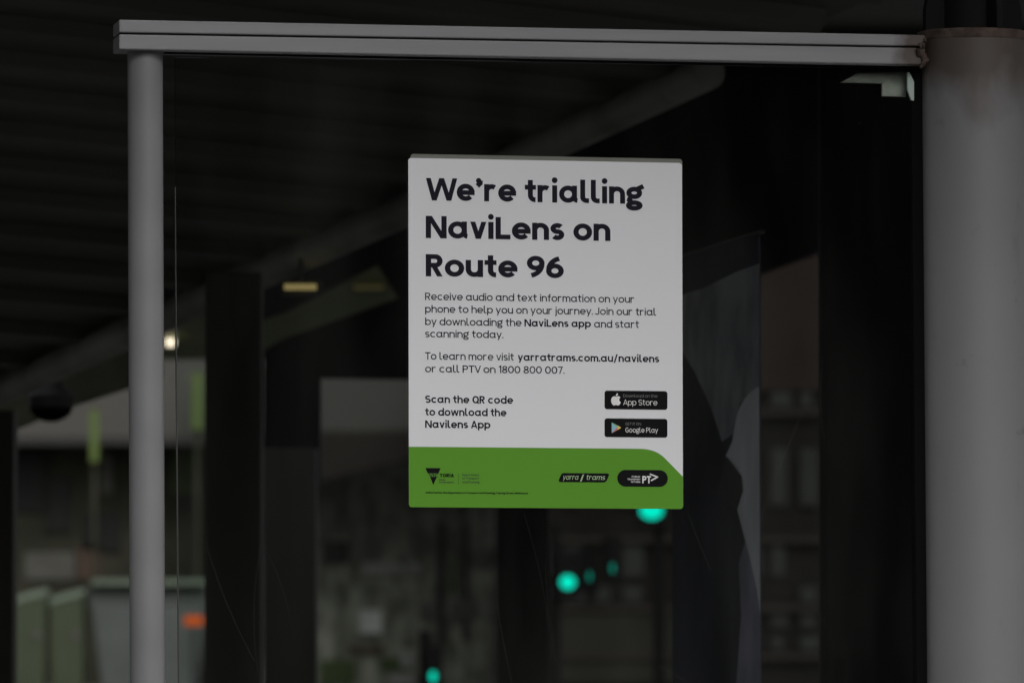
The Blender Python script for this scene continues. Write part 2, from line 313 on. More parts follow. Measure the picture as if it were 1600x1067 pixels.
# ---- stroke lettering (round geometric sans drawn with a pen of even width)
def arc(cx, cy, rx, ry, a0, a1, n=None):
    n = n or max(5, int(abs(a1-a0)/12))
    return [(cx+rx*math.cos(R(a0+(a1-a0)*i/n)), cy+ry*math.sin(R(a0+(a1-a0)*i/n))) for i in range(n+1)]
def zig(p):
    out = []
    for a, b in zip(p, p[1:]): out += ['D', (a[0], a[1], b[0], b[1])]
    return out
def glyph(ch, w, X=.77, A=1.05, D=-.27):
    h = w/2; br = .355+w*.12; cx = br; rx = br-h; ry = X/2-h; cy = X/2; sb = (.052-w*.11 if ch not in 'WVvwyAT\u2019,.' else .008)
    s = []; adv = 2*br
    bowl = arc(cx, cy, rx, ry, 0, 360, 40)
    cr = .40+w*.05
    def capO(r=cr): return arc(r, .5, r-h, .5-h, 0, 360, 44)
    if ch == 'a': s = [bowl, [(2*br-h, X), (2*br-h, h+.13)]+arc(2*br-h+.13, h+.13, .13, .13, 180, 268, 6)]; adv = 2*br+.08
    elif ch == 'b': s = [bowl, [(h, 0), (h, A)]]
    elif ch == 'c': s = [arc(cx, cy, rx, ry, 48, 312)]; adv = 2*br-.06
    elif ch == 'd': s = [bowl, [(2*br-h, 0), (2*br-h, A)]]
    elif ch == 'e': s = [arc(cx, cy, rx, ry, 0, 318), [(h, cy-.01), (2*br-.002, cy-.01)]]
    elif ch == 'f': s = [[(.14+h, 0), (.14+h, A-.2)]+arc(.14+h+.16, A-.2, .16, .2-h, 180, 80), [(0, X-h), (.42, X-h)]]; adv = .44
    elif ch == 'g':
        gb = br*.88
        s = [arc(gb, X*.64, gb-h, X*.36-h, 0, 360, 36), arc(gb, -.07, gb-h+.02, .20-h*.7, 0, 360, 36),
             [(h+.05, X*.36), (h+.02, X*.22), (h+.10, .10)], [(gb+.12, X-h), (2*gb+.06, X+.03)]]; adv = 2*gb+.04
    elif ch in 'hn':
        t = A if ch == 'h' else X; ar = br*.90
        s = [[(h, 0), (h, t)], arc(ar, X-(ar-h)-h, ar-h, ar-h, 180, 0)+[(2*ar-h, 0)]]; adv = 2*ar
    elif ch == 'm':
        ar = br*.78; s = [[(h, 0), (h, X)]]
        for k in range(2): x0 = k*(2*ar-w); s.append(arc(x0+ar, X-ar, ar-h, ar-h, 180, 0)+[(x0+2*ar-h, 0)])
        adv = 4*ar-w
    elif ch == 'r': ar = br*.86; s = [[(h, 0), (h, X)], arc(ar, X-ar, ar-h, ar-h, 180, 55)]; adv = ar*1.50+.05
    elif ch == 'u': ar = br*.90; s = [[(h, X)]+arc(ar, ar, ar-h, ar-h, 180, 360)+[(2*ar-h, X)], [(2*ar-h, ar), (2*ar-h, 0)]]; adv = 2*ar
    elif ch in 'ij':
        dh = w*.62; dc = (dh, X+.10+dh)
        dot = [(dc[0], dc[1]-dh*.0001)]
        s = ['dot', (dc[0], dc[1], dh)]
        if ch == 'i': s.append([(dh, 0), (dh, X)])
        else: s.append([(dh, X), (dh, D+.16)]+arc(dh-.16, D+.16, .16, .16-h, 0, -80))
        adv = 2*dh
    elif ch == 'k': s = [[(h, 0), (h, A)], 'D', (h*1.2, X*.30, .50, X), 'D', (.22, X*.55, .54, 0)]; adv = .62
    elif ch == 'l': s = [[(h, A), (h, .17+h)]+arc(h+.18, .16+h, .18, .16, 180, 268)+[(h+.27, h)]]; adv = .29+h
    elif ch == 'o': s = [bowl]
    elif ch == 'p': s = [bowl, [(h, D), (h, X)]]
    elif ch == 'q': s = [bowl, [(2*br-h, D), (2*br-h, X)]]
    elif ch == 's' or ch == 'S':
        H = X if ch == 's' else 1.0; W_ = .56 if ch == 's' else .70; q = (H-w)/4; rxx = W_/2-h
        s = [arc(W_/2, H-h-q, rxx, q, 35, 270)+arc(W_/2, h+q, rxx, q, 90, -145)[1:]]; adv = W_
    elif ch == 't': s = [[(.13+h, X+.22), (.13+h, .2+h)]+arc(.13+h+.2, .2+h, .2, .2, 180, 275), [(0, X-h), (.47, X-h)]]; adv = .48
    elif ch == 'v': s = zig([(h*1.1, X), (.34, 0), (.68-h*1.1, X)]); adv = .68
    elif ch == 'w': s = zig([(h*1.1, X), (.29, 0), (.52, X), (.75, 0), (1.04-h*1.1, X)]); adv = 1.04
    elif ch == 'x': s = ['D', (h*1.2, X, .62-h*1.2, 0), 'D', (.62-h*1.2, X, h*1.2, 0)]; adv = .62
    elif ch == 'y': s = ['D', (h*1.1, X, .35, 0), 'D', (.70-h*1.1, X, .20+h*.3, D)]; adv = .70
    elif ch == 'z': s = [[(0, X-h), (.56, X-h)], [(0, h), (.58, h)], 'D', (.56-h*1.3, X-h, h*1.3, h)]; adv = .58
    elif ch == 'W': s = zig([(h*1.05, 1), (.36, 0), (.67, 1), (.98, 0), (1.34-h*1.05, 1)]); adv = 1.34
    elif ch == 'N': s = [[(h, 0), (h, 1)], [(.84-h, 0), (.84-h, 1)], 'D', (h*1.25, 1, .84-h*1.25, 0)]; adv = .84
    elif ch == 'M': s = [[(h, 0), (h, 1)], [(.94-h, 0), (.94-h, 1)]]+zig([(h*1.2, 1), (.47, .22), (.94-h*1.2, 1)]); adv = .94
    elif ch == 'L': s = [[(h, 1), (h, h), (.60, h)]]; adv = .60
    elif ch in 'RP':
        s = [[(h, 0), (h, 1)], [(h, 1-h), (.38, 1-h)]+arc(.38, .70, .66-.38-h, .30-h, 90, -90)+[(h, .40+h)]]
        if ch == 'R': s += ['D', (.33, .45, .68-h*1.2, 0)]
        adv = .69
    elif ch == 'D': s = [[(h, h), (h, 1-h), (.36, 1-h)]+arc(.36, .5, .40-h, .5-h, 90, -90)+[(h, h)]]; adv = .77
    elif ch == 'B': s = [[(h, 0), (h, 1)], [(h, 1-h), (.36, 1-h)]+arc(.36, .76, .24-h+.03, .24-h, 90, -90)+[(h, .52)], [(.34, .52)]+arc(.38, .27, .28-h, .27-h, 90, -90)+[(h, h)]]; adv = .68
    elif ch == 'A': s = zig([(h*1.1, 0), (.42, 1), (.84-h*1.1, 0)])+[[(.18, .27), (.66, .27)]]; adv = .84
    elif ch == 'T': s = [[(0, 1-h), (.70, 1-h)], [(.35, 0), (.35, 1-h)]]; adv = .70
    elif ch == 'V': s = zig([(h*1.1, 1), (.40, 0), (.80-h*1.1, 1)]); adv = .80
    elif ch == 'E': s = [[(.58, 1-h), (h, 1-h), (h, h), (.58, h)], [(h, .51), (.53, .51)]]; adv = .60
    elif ch == 'I': s = [[(h, 0), (h, 1)]]; adv = w
    elif ch in 'OQ':
        s = [capO()]; adv = 2*cr
        if ch == 'Q': s.append([(cr+.10, .26), (2*cr-.02, -.02)])
    elif ch in 'CG':
        s = [arc(cr, .5, cr-h, .5-h, 45, 312)]; adv = 2*cr-.07
        if ch == 'G': s = [arc(cr, .5, cr-h, .5-h, 42, 335), [(cr+.02, .46), (2*cr-h, .46), (2*cr-h, .2)]]; adv = 2*cr
    elif ch == 'J': s = [[(.46-h, 1), (.46-h, .26)]+arc(.46-h-.22, .26, .22, .26-h, 0, -165)]; adv = .48
    elif ch == 'S': pass
    elif ch == 'U': s = [[(h, 1)]+arc(.37, .37, .37-h, .37-h, 180, 360)+[(.74-h, 1)]]; adv = .74
    elif ch == '0': s = [arc(.36, .5, .36-h, .5-h, 0, 360, 40)]; adv = .72
    elif ch == '1': s = [[(.24, 0), (.24, 1-h*.3), (.02, .82)]]; adv = .25+h
    elif ch == '8': s = [arc(.33, .74, .29-h, .26-h, 0, 360, 32), arc(.33, .275, .33-h, .275-h, 0, 360, 32)]; adv = .66
    elif ch == '6': s = [arc(.35, .33, .35-h, .33-h, 0, 360, 36), arc(.35+.26, .36, .61-h, .64-h, 100, 176)]; adv = .70
    elif ch == '9': s = [arc(.35, .67, .35-h, .33-h, 0, 360, 36), arc(.35-.26, .64, .61-h, .64-h, -80, -4)]; adv = .70
    elif ch == '7': s = [[(0, 1-h), (.60, 1-h)], 'D', (.60-h*1.15, 1, .14+h, 0)]; adv = .60
    elif ch == '.': s = ['dot', (w*.62, w*.62, w*.62)]; adv = w*1.24
    elif ch == ',': s = [[(w*.8, w*1.0), (w*.3, -.16)]]; adv = w*1.2
    elif ch == '/': s = ['D', (h, -.12, .44, 1.06)]; adv = .48+h
    elif ch == '\u2019': s = ['dot', (w*.62, .96-w*.2, w*.58), [(w*.95, .97-w*.2), (w*.92, .80), (w*.35, .68)]]; adv = w*1.25+.06
    elif ch == ' ': return [], .31
    if ch in 'WV': adv -= .07
    return s, adv+2*sb
ZSTEP = 2.2e-5
def strokes(text, w):
    x = 0; out = []; first = None
    for ch in text:
        s, adv = glyph(ch, w); sb = (.052-w*.11 if ch not in 'WVvwyAT\u2019,.' else .008) if ch != ' ' else 0
        i = 0
        while i < len(s):
            if s[i] == 'dot':
                cx_, cy_, r_ = s[i+1]; out.append(('dot', (x+sb+cx_, cy_, r_))); i += 2
            elif s[i] == 'D':
                a = s[i+1]; out.append(('diag', (x+sb+a[0], a[1], x+sb+a[2], a[3]))); i += 2
            else: out.append(('line', [(x+sb+a, b) for a, b in s[i]])); i += 1
        x += adv
    return out, x
def ribbon(pts, w):
    closed = abs(pts[0][0]-pts[-1][0]) < 1e-6 and abs(pts[0][1]-pts[-1][1]) < 1e-6
    p = [pts[0]]
    for q in pts[1:]:
        if math.hypot(q[0]-p[-1][0], q[1]-p[-1][1]) > 1e-5: p.append(q)
    n = len(p); L = []; Rr = []
    def nrm(a, b):
        d = math.hypot(b[0]-a[0], b[1]-a[1]); return (-(b[1]-a[1])/d, (b[0]-a[0])/d)
    if closed: p[-1] = p[0]
    for i in range(n):
        if closed: n1 = nrm(p[i-1] if i else p[-2], p[i]); n2 = nrm(p[i], p[i+1] if i < n-1 else p[1])
        else:
            n1 = nrm(p[max(i-1, 0)], p[max(i-1, 0)+1]); n2 = nrm(p[min(i, n-2)], p[min(i, n-2)+1])
        mx, my = n1[0]+n2[0], n1[1]+n2[1]; ml = math.hypot(mx, my) or 1e-6; mx /= ml; my /= ml
        k = w/2/max(.42, mx*n1[0]+my*n1[1])
        L.append((p[i][0]+mx*k, p[i][1]+my*k)); Rr.append((p[i][0]-mx*k, p[i][1]-my*k))
    return L, Rr
def text(mb, s, x0, x1, base, cap, w, lift=.0003, slant=0.0):
    """set s between picture columns x0..x1, baseline starting at picture row base, cap height in pixels"""
    mb.flat = True
    st, total = strokes(s, w); ch = s[0]; sb = (.052-w*.11 if ch not in 'WVvwyAT\u2019,.' else .008)
    u0, v0 = X2U(x0, base); u1, _ = X2U(x1, base)
    k = (u1-u0)/(total-2*sb)
    def T(x, y, z): return U(u0+(x-sb)*k+y*cap*slant, v0-y*cap, z)
    for j, (kind, d) in enumerate(st):
        z = lift+(j % 4)*ZSTEP
        if kind == 'dot':
            cx_, cy_, r_ = d; vs = [T(cx_+r_*math.cos(a)*cap/k*.98, cy_+r_*math.sin(a), z) for a in [2*math.pi*i/18 for i in range(18)]]
            mb.add(vs, [tuple(range(18))])
        elif kind == 'diag':
            xa, ya, xb_, yb_ = d; hx = w*.46*math.hypot(xb_-xa, yb_-ya)/abs(yb_-ya)
            q = [T(xa-hx, ya, z), T(xa+hx, ya, z), T(xb_+hx, yb_, z), T(xb_-hx, yb_, z)]; mb.add(q, [(0,1,2,3)])
        else:
            L, Rr = ribbon(d, w); n = len(L)
            mb.add([T(x, y, z) for x, y in L]+[T(x, y, z) for x, y in Rr], [(i, n+i, n+i+1, i+1) for i in range(n-1)])
    return mb
BW = .212; RW = .142; SW = .19; BB = .19
for line in (('We\u2019re trialling', 665, 1005, 313.3, 35.0), ('NaviLens on', 665, 953, 372.3, 34.8), ('Route 96', 665, 880, 432, 34.6)):
    text(MB(), *line, BW).build('heading_line', M['ink'], poster)
mb = MB()
text(mb, 'Receive audio and text information on your', 664, 991, 469, 11.4, RW)
text(mb, 'phone to help you on your journey. Join our trial', 664, 1025, 488.6, 11.4, RW)
text(mb, 'by downloading the', 664, 814, 508.2, 11.4, RW); text(mb, 'NaviLens app', 818.5, 922.5, 510.4, 11.4, BB); text(mb, 'and start', 927.5, 998, 512.0, 11.4, RW)
text(mb, 'scanning today.', 664, 785.5, 527.2, 11.4, RW)
text(mb, 'To learn more visit', 664, 802.5, 562.0, 11.4, RW); text(mb, 'yarratrams.com.au/navilens', 808, 1030, 563.8, 11.4, BB)
text(mb, 'or call PTV on 1800 800 007.', 664, 881, 581.8, 11.4, RW)
mb.build('body_lettering', M['ink'], poster)
mb = MB(); text(mb, 'Scan the QR code', 664, 801, 629.5, 11.6, SW); text(mb, 'to download the', 664, 790.5, 649.3, 11.6, SW); text(mb, 'Navilens App', 664, 765.5, 668.4, 11.6, SW)
mb.build('prompt_lettering', M['ink'], poster)
def px_poly(pts, lift, mb=None): return flat([X2U(x, y) for x, y in pts], lift, mb)
def px_rrect(x0, y0, x1, y1, r, lift, mb=None, n=6):
    a = X2U(x0, y0); b = X2U(x1, y1); return flat(rrect(a[0], a[1], b[0], b[1], r, n), lift, mb)
# store badges
b1 = px_rrect(943.8, 610.3, 1042.6, 640.4, 4, .0003).build('store_badge', M['badge'], poster)
mb = MB(); text(mb, 'App Store', 973, 1027, 633.0, 8.8, .10, .0005); mb.build('badge_lettering', M['white_ink'], b1)
mb = MB(); text(mb, 'Download on the', 973, 1027, 620.7, 4.6, .10, .0005); mb.build('small_lettering', M['dim_ink'], b1)
ap = [(962,619.6),(964.5,618.9),(967,619.4),(968.6,620.9),(967.2,622.6),(966.6,624.8),(967.3,627),(969.2,628.6),(968.2,631),(966.6,633),(965,633.7),(963.4,633.2),(961.6,632.8),(959.8,633.3),(958.2,633.7),(956.6,632.6),(954.9,630),(954,626.8),(954.2,623.6),(955.6,620.9),(957.8,619.4),(960,619.3)]
mb = px_poly(ap, .0005); px_poly([(961.4,618.6),(961.7,616.9),(963,615.3),(964.8,614.6),(964.7,616.4),(963.4,618.1)], .0005, mb); mb.build('fruit_icon', M['white_ink'], b1)
b2 = px_rrect(943.8, 653.6, 1042.6, 683.8, 4, .0003).build('store_badge', M['badge'], poster)
mb = MB(); text(mb, 'Google Play', 976.5, 1027.5, 675.6, 7.8, .115, .0005); mb.build('badge_lettering', M['white_ink'], b2)
mb = MB(); text(mb, 'GET IT ON', 976.5, 1001, 664.2, 4.0, .11, .0005); mb.build('small_lettering', M['dim_ink'], b2)
tm = [mat('play_'+n, c, .55) for n, c in (('cyan', (.25,.50,.62)), ('green', (.25,.48,.30)), ('yellow', (.75,.55,.12)), ('red', (.60,.20,.20)))]
mb = px_poly([(955,660),(963,668.2),(955,676.6)], .0005); mb.m = [0]*len(mb.f)
for poly, mi in (([(955,660),(965.6,665.4),(963,668.2)], 1), ([(965.6,665.4),(970,668.3),(965.6,671),(963,668.2)], 2), ([(963,668.2),(965.6,671),(955,676.6)], 3)):
    k0 = len(mb.f); px_poly(poly, .0005, mb); mb.m[k0:] = [mi]*(len(mb.f)-k0)
mb.build('play_icon', tm, b2)
# logos in the green band
GL = .0005
mb = px_poly([(664.5,731),(688.2,731.2),(684.6,739.6),(667.9,739.4)], GL); px_poly([(671.6,744.6),(682.4,744.8),(676.6,757.4)], GL, mb)
text(mb, 'TORIA', 686.5, 709, 745.3, 5.6, .24, GL)
emb = mb.build('triangle_emblem', M['badge'], green)
mb = MB(); text(mb, 'VIC', 669.5, 685, 745.2, 5.2, .24, GL+.0001); mb.build('emblem_lettering', M['dkgreen_ink'], green)
mb = MB(); text(mb, 'State', 685.5, 695.5, 750.6, 2.8, .22, GL); text(mb, 'Government', 685.5, 708.5, 754.4, 2.8, .22, GL)
text(mb, 'Department', 721.5, 748, 743.4, 3.4, .17, GL); text(mb, 'of Transport', 721.5, 748, 748.8, 3.4, .17, GL); text(mb, 'and Planning', 721.5, 748.5, 754.6, 3.4, .17, GL)
px_poly([(715.6,740),(716.1,740),(716.1,757),(715.6,757)], GL, mb)
mb.build('department_lettering', M['dkgreen_ink'], green)
mb = MB(); text(mb, 'Authorised by the Department of Transport and Planning, 1 Spring Street, Melbourne', 664.5, 824, 770.6, 2.9, .24, GL); mb.build('imprint_lettering', M['badge'], green)
mb = px_poly([(876.5,739.8),(880,738.8),(948,739.4),(951,740.6),(950.2,744),(947,751),(943.5,753.6),(874,752.9),(871.8,751.4),(872.6,748)], GL)
op = mb.build('operator_badge', M['badge'], green)
mb = MB(); text(mb, 'yarra', 878, 902.5, 749.0, 7.8, .13, GL+.0002, .22); text(mb, 'trams', 914.5, 944, 749.4, 7.8, .13, GL+.0002, .22)
px_poly([(909.5,741),(911.8,741),(907.6,752),(905.3,752)], GL+.0002, mb); mb.build('badge_lettering', M['leaf_ink'], green)
mb = px_rrect(963.8, 733.8, 1043.2, 760.6, 13.0, GL, n=12); mb.build('network_badge', M['badge'], green)
mb = MB(); text(mb, 'PT', 1003, 1016.5, 754.8, 11.5, .21, GL+.0002)
k = [X2U(*p) for p in ((1015.5,740.6),(1026.5,744.6),(1016.5,750.6))]
mb2 = mb; 
def seg(a, b, wd):
    a = X2U(*a); b = X2U(*b); d = math.hypot(b[0]-a[0], b[1]-a[1]); nx, ny = -(b[1]-a[1])/d*wd, (b[0]-a[0])/d*wd
    flat([(a[0]-nx, a[1]-ny), (b[0]-nx, b[1]-ny), (b[0]+nx, b[1]+ny), (a[0]+nx, a[1]+ny)], GL+.00025, mb)
seg((1014.8,740.4),(1027.6,745.4), 1.05); seg((1027.9,744.6),(1016.5,750.8), 1.05)
mb.build('network_lettering', M['white_ink'], green)
mb = MB(); text(mb, 'PUBLIC', 986.5, 1000, 745.6, 2.4, .18, GL+.0002); text(mb, 'TRANSPORT', 979.5, 1000, 749.7, 2.4, .18, GL+.0002); text(mb, 'VICTORIA', 985, 1000, 753.8, 2.4, .18, GL+.0002)
mb.build('small_lettering', M['white_ink'], green)

# ================================================================== shelter canopy: column, roof, tubes, rear posts
ca = P(1519.5, 63, .0425); cbm = P(1528, 1067, .0425); cdir = (cbm-ca)/(cbm.z-ca.z); cbot = ca+cdir*(GZ-ca.z)
crad = (P(1606, 500, .0425)-P(1437, 500, .0425)).length/2*math.cos(YAW)
COLTOP = ca.z-cbot.z
canopy = thing('shelter_canopy', 'dark shelter canopy with ribbed soffit on a thick grey round column', 'shelter', cbot)
M['column'] = column_mat()
colm = MB().tube([cbot]+[cbot+(ca-cbot)*f for f in (.25,.5,.75)]+[ca], crad, 72).build('column', M['column'], canopy, smooth=True)
mb = MB(); mb.tube([ca+Vector((0,0,-.004)), ca+Vector((0,0,.012))], crad*1.012, 64); mb.build('cap_plate', M['rust'], colm, bevel=.003)
mb = MB(); mb.tube([cbot+Vector((0,0,.0)), cbot+Vector((0,0,.016))], crad*1.7, 64); mb.build('base_plate', M['paint'], colm, smooth=True)
# weld and grime lump where the rail meets the column
wl = MB(); rj = P(1446, 85, .02)
pts = []
for i in range(9):
    t = i/8; pts.append(P(1441+5*math.sin(t*9+1), 60+t*46, -.002+.004*math.sin(t*13)))
wl.tube(pts, [.002, .004, .006, .005, .007, .006, .006, .004, .002], 12)
wl.build('weld_bead', M['rust'], colm, smooth=True)
# roof plane
A0 = Q(0, 0, 11.5); B0 = Q(0, 600, 16.0); Rib = (Q(1000, 395, 14.6)-Q(0, 300, 13.6)).normalized()
AB = B0-A0; ABl = AB.length; ABn = AB/ABl; RN = Rib.cross(ABn).normalized()
if RN.z > 0: RN = -RN         # points down, into the shelter
def roofhit(px, py): return hit(px, py, A0, RN)
def st_(p):                  # plane coordinates (s along the rib, t along the slope)
    d = p-A0; a = Rib.dot(ABn); ds = d.dot(Rib); dt = d.dot(ABn); den = 1-a*a
    return (ds-a*dt)/den, (dt-a*ds)/den
e0 = st_(roofhit(-60, 640)); e1 = st_(roofhit(1340, 8))
def s_edge(t): f = (t-e0[1])/(e1[1]-e0[1]); return e0[0]+(e1[0]-e0[0])*f
def rp(s, t, n=0): return A0+Rib*s+ABn*t+RN*n
roof_rib_mb = MB(); deck = MB()
t_hi, t_lo = -4.5, e0[1]+.1
SL = -5.0
deck.hexa([rp(SL, t_hi, -.06), rp(s_edge(t_hi), t_hi, -.06), rp(s_edge(t_lo), t_lo, -.06), rp(SL, t_lo, -.06),
           rp(SL, t_hi), rp(s_edge(t_hi), t_hi), rp(s_edge(t_lo), t_lo), rp(SL, t_lo)])
roof = deck.build('roof_deck', M['ceil'], canopy)
# folded pans: each rib a trapezoid standing down from the deck
yy = [p for p in (-330,-270,-210,-150,-92,-36, 20, 76, 132, 186, 241, 292, 345, 397, 448, 500, 548, 594)]
for i, y in enumerate(yy):
    t = st_(roofhit(0, y))[1]; wdt = .11+.02*(i % 2); hgt = .030
    sE = s_edge(t)-.05
    prof = [(t, 0.001), (t+.022, hgt), (t+wdt-.02, hgt), (t+wdt, .001)]
    vs = [rp(SL, a, b) for a, b in prof]+[rp(sE, a, b) for a, b in prof]
    rb = MB().add(vs, [(0,1,5,4), (1,2,6,5), (2,3,7,6), (0,4,7,3), (0,3,2,1), (4,5,6,7)])
    rb.build('soffit_rib', M['ceil'], roof)
# verge tube along the roof edge
def tubep(px, py): return hit(px, py, A0+RN*.05, RN)
bm_ = MB().tube([tubep(-80,648), tubep(330,461), tubep(640,326), tubep(1108,112)], [.040,.040,.039,.038], 28).build('verge_tube', M['beam'], canopy, smooth=True)
# upper deck right of the verge tube
mb = MB(); q = Q(0,0,1)
mb.prism([(-2.2, 7.05, 3.42), (6, 7.05, 3.42), (6, 21, 3.42), (-.4, 21, 3.42)], (0, 0, .12)); mb.build('upper_deck', M['ceil'], canopy)
mb = MB()
for y in (9.0, 11.0, 13.2, 15.4, 17.8, 20.2): mb.box((-.9, y, 3.33), (6, y+.10, 3.419))
mb.build('purlin', M['dark'], canopy)
# black bulkhead behind the glass, raked along the verge tube
def pprism(pts, d, depth): return MB().prism([Q(x, y, d) for x, y in pts], Vector((0, depth, 0)))
bh = pprism([(412,548),(440,531),(622,466),(588,412),(660,345),(838,250),(1112,150),(1112,96),(1700,60),(1700,432),(1288,392),(1190,428),(1060,446),(640,592),(500,590),(500,752),(412,762)], 17.2, .12)
bh.build('bulkhead', M['black'], canopy)
pprism([(335,455),(335,520),(440,490),(588,414),(860,290),(1120,180),(1120,90),(640,300)], 16.9, .06).build('shade_board', M['black'], canopy)  # black sheet standing in for the shadow under the verge tube
# rear posts
def rect_post(x0, x1, d, y_top, parent, m, name='rear_post', depth=.12, bev=.004):
    a = Q(x0, 843, d); b = Q(x1, 843, d); zt = Q(x0, y_top, d).z
    return MB().box((a.x, a.y, GZ), (b.x, a.y+depth, zt)).build(name, m, parent, bevel=bev)
M['rpost'] = mat('rear_post_paint', (.055, .053, .045), .55, noise=.25, nscale=4)
rect_post(320, 408, 13.5, 425, canopy, M['rpost'])
rect_post(776, 858, 15.5, 250, canopy, M['dark'])
rect_post(412, 494, 17.0, 700, canopy, M['rpost'])
rect_post(-40, 21, 15.0, 640, canopy, M['rpost'])
M['eave'] = mat('eave_board_paint', (.05, .052, .032), .7, noise=.4, spec=.2)
pprism([(-60,640),(-60,668),(28,669),(114,634),(198,607),(252,590),(252,492),(0,596)], 17.0, .06).build('eave_board', M['eave'], canopy)
# gussets and head stub above the column
hd = MB(); base_h = ca+Vector((0,0,.012))
hd.tube([base_h, Vector((base_h.x, base_h.y, 3.42))], crad*.62, 32); hd.build('head_stub', M['black'], colm, smooth=True)
gz = MB()
for a in (25, 115, 205, 295):
    d = Vector((math.cos(R(a)), math.sin(R(a)), 0)); s = d.cross(PZ)*.005
    gz.prism([base_h+d*crad*.6-s, base_h+d*crad*1.0-s, base_h+d*crad*1.0+PZ*.03-s, base_h+d*crad*.63+PZ*.2-s], s*2)
gz.build('gusset', M['black'], colm)

# ================================================================== things behind the screen
# glass pane seen almost edge on, its reflections painted as flat colour patches
ko = Q(1189, 843, 10.0); kl = Q(1060, 843, 10.9); kn = (kl-ko).cross(PZ).normalized()
if kn.y > 0: kn = -kn
def K(px, py, t=0): return hit(px, py, ko-kn*t, kn)
case = thing('side_pane', 'slate blue side pane with painted reflections, behind the glass right of the notice', 'glass pane', (ko.x, ko.y, GZ))
def kprism(pts, t0, t1):
    return MB().prism([K(x, y, t0) for x, y in pts], -kn*(t1-t0))
def kdown(px, py, z): p = K(px, py); return Vector((p.x, p.y, z))
M['case'] = mat('painted_reflection', (.065, .062, .088), .6, noise=.5, nscale=4, col2=(.022, .021, .030), spec=.06)
M['refl_grey'] = mat('painted_reflection_grey', (.36, .36, .385), .5, noise=.6, nscale=7, col2=(.13,.125,.165), spec=.25)
M['refl_lav'] = mat('painted_reflection_lavender', (.33, .30, .46), .5, noise=.5, nscale=5, col2=(.10,.10,.14), spec=.25)
M['refl_lt'] = mat('painted_reflection_light', (.78, .79, .88), .5, noise=.35, nscale=5, spec=.25)
M['refl_dk'] = mat('painted_reflection_dark', (.03, .028, .026), .6, spec=.2)
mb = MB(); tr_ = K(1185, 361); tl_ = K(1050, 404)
mb.prism([kdown(1189,843,.3), tr_, tl_, kdown(1050,843,.3)], -kn*.004); face = mb.build('painted_pane', M['case'], case)
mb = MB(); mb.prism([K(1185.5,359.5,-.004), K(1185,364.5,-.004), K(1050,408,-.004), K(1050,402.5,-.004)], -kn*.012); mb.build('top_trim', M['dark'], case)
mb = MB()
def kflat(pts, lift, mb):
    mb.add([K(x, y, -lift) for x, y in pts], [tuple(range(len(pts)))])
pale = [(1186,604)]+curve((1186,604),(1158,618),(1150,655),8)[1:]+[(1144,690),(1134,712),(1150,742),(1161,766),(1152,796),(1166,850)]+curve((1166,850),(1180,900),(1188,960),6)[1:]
kflat([(1186,412),(1150,425),(1100,450),(1060,462),(1060,540),(1085,580),(1112,640),(1128,690),(1148,676),(1156,630),(1186,606)], .001, mb); mb.flat = True; mb.build('grey_reflection', M['refl_grey'], face)
mb = MB(); kflat([(1188,960),(1176,890),(1166,840),(1154,880),(1158,960),(1150,1075),(1189,1075)], .001, mb); mb.flat = True; mb.build('lavender_reflection', M['refl_lav'], face)
mb = MB(); kflat(pale, .0015, mb); mb.flat = True; mb.build('pale_reflection', M['refl_lt'], face)
mb = MB(); kflat([(1136,714),(1158,744),(1160,766),(1149,797),(1120,770)], .003, mb); mb.flat = True; mb.build('dark_reflection', M['refl_dk'], face)
MB().obox(kdown(1188.5,843,GZ), (kl-ko).normalized()*.04, -kn*.012, PZ*(.3-GZ)).build('foot', M['dark'], case)
MB().obox(kdown(1066,843,GZ), (ko-kl).normalized()*.04, -kn*.012, PZ*(.3-GZ)).build('foot', M['dark'], case)
# tall black cabinet behind the right edge of the pane
a = Q(1282, 843, 11.2); b = Q(1442, 843, 11.2)
cabt = thing('service_cabinet', 'tall plain black cabinet beside the thick grey column', 'cabinet', (a.x, a.y, GZ))
MB().box((a.x, a.y, GZ), (b.x+.02, a.y+.06, Q(1279, 96, 11.2).z)).build('body', M['black'], cabt, bevel=.004)
mb = MB(); mb.box((a.x+.012, a.y-.006, GZ+.1), (b.x, a.y-.001, Q(1279, 120, 11.2).z)); dr = mb.build('door', M['black'], cabt, bevel=.002)
mb = MB(); mb.box((a.x+.03, a.y-.022, 1.25), (a.x+.045, a.y-.006, 1.37)); mb.build('handle', M['gasket'], dr)

# dome hanging below the verge tube at far left
dp = roofhit(82, 606)+RN*.05
dome = thing('dome_camera', 'dark round dome hanging under the sloping roof tube', 'dome camera', Q(82, 690, 16.2))
q = Q(80, 634, 16.2)
MB().dome(q, .062, squash=.75).build('dome', M['gasket'], dome, smooth=True)
MB().tube([q+Vector((0,0,-.004)), q+Vector((0,0,.03)), q+Vector((0,0,.06)), q+Vector((0,0,.11))], [.066, .066, .035, .03], 28).build('housing', M['dark'], dome, smooth=True)

def zb(py, d): return Q(0, py, d).z
def xb(px, d): return Q(px, 843, d).x
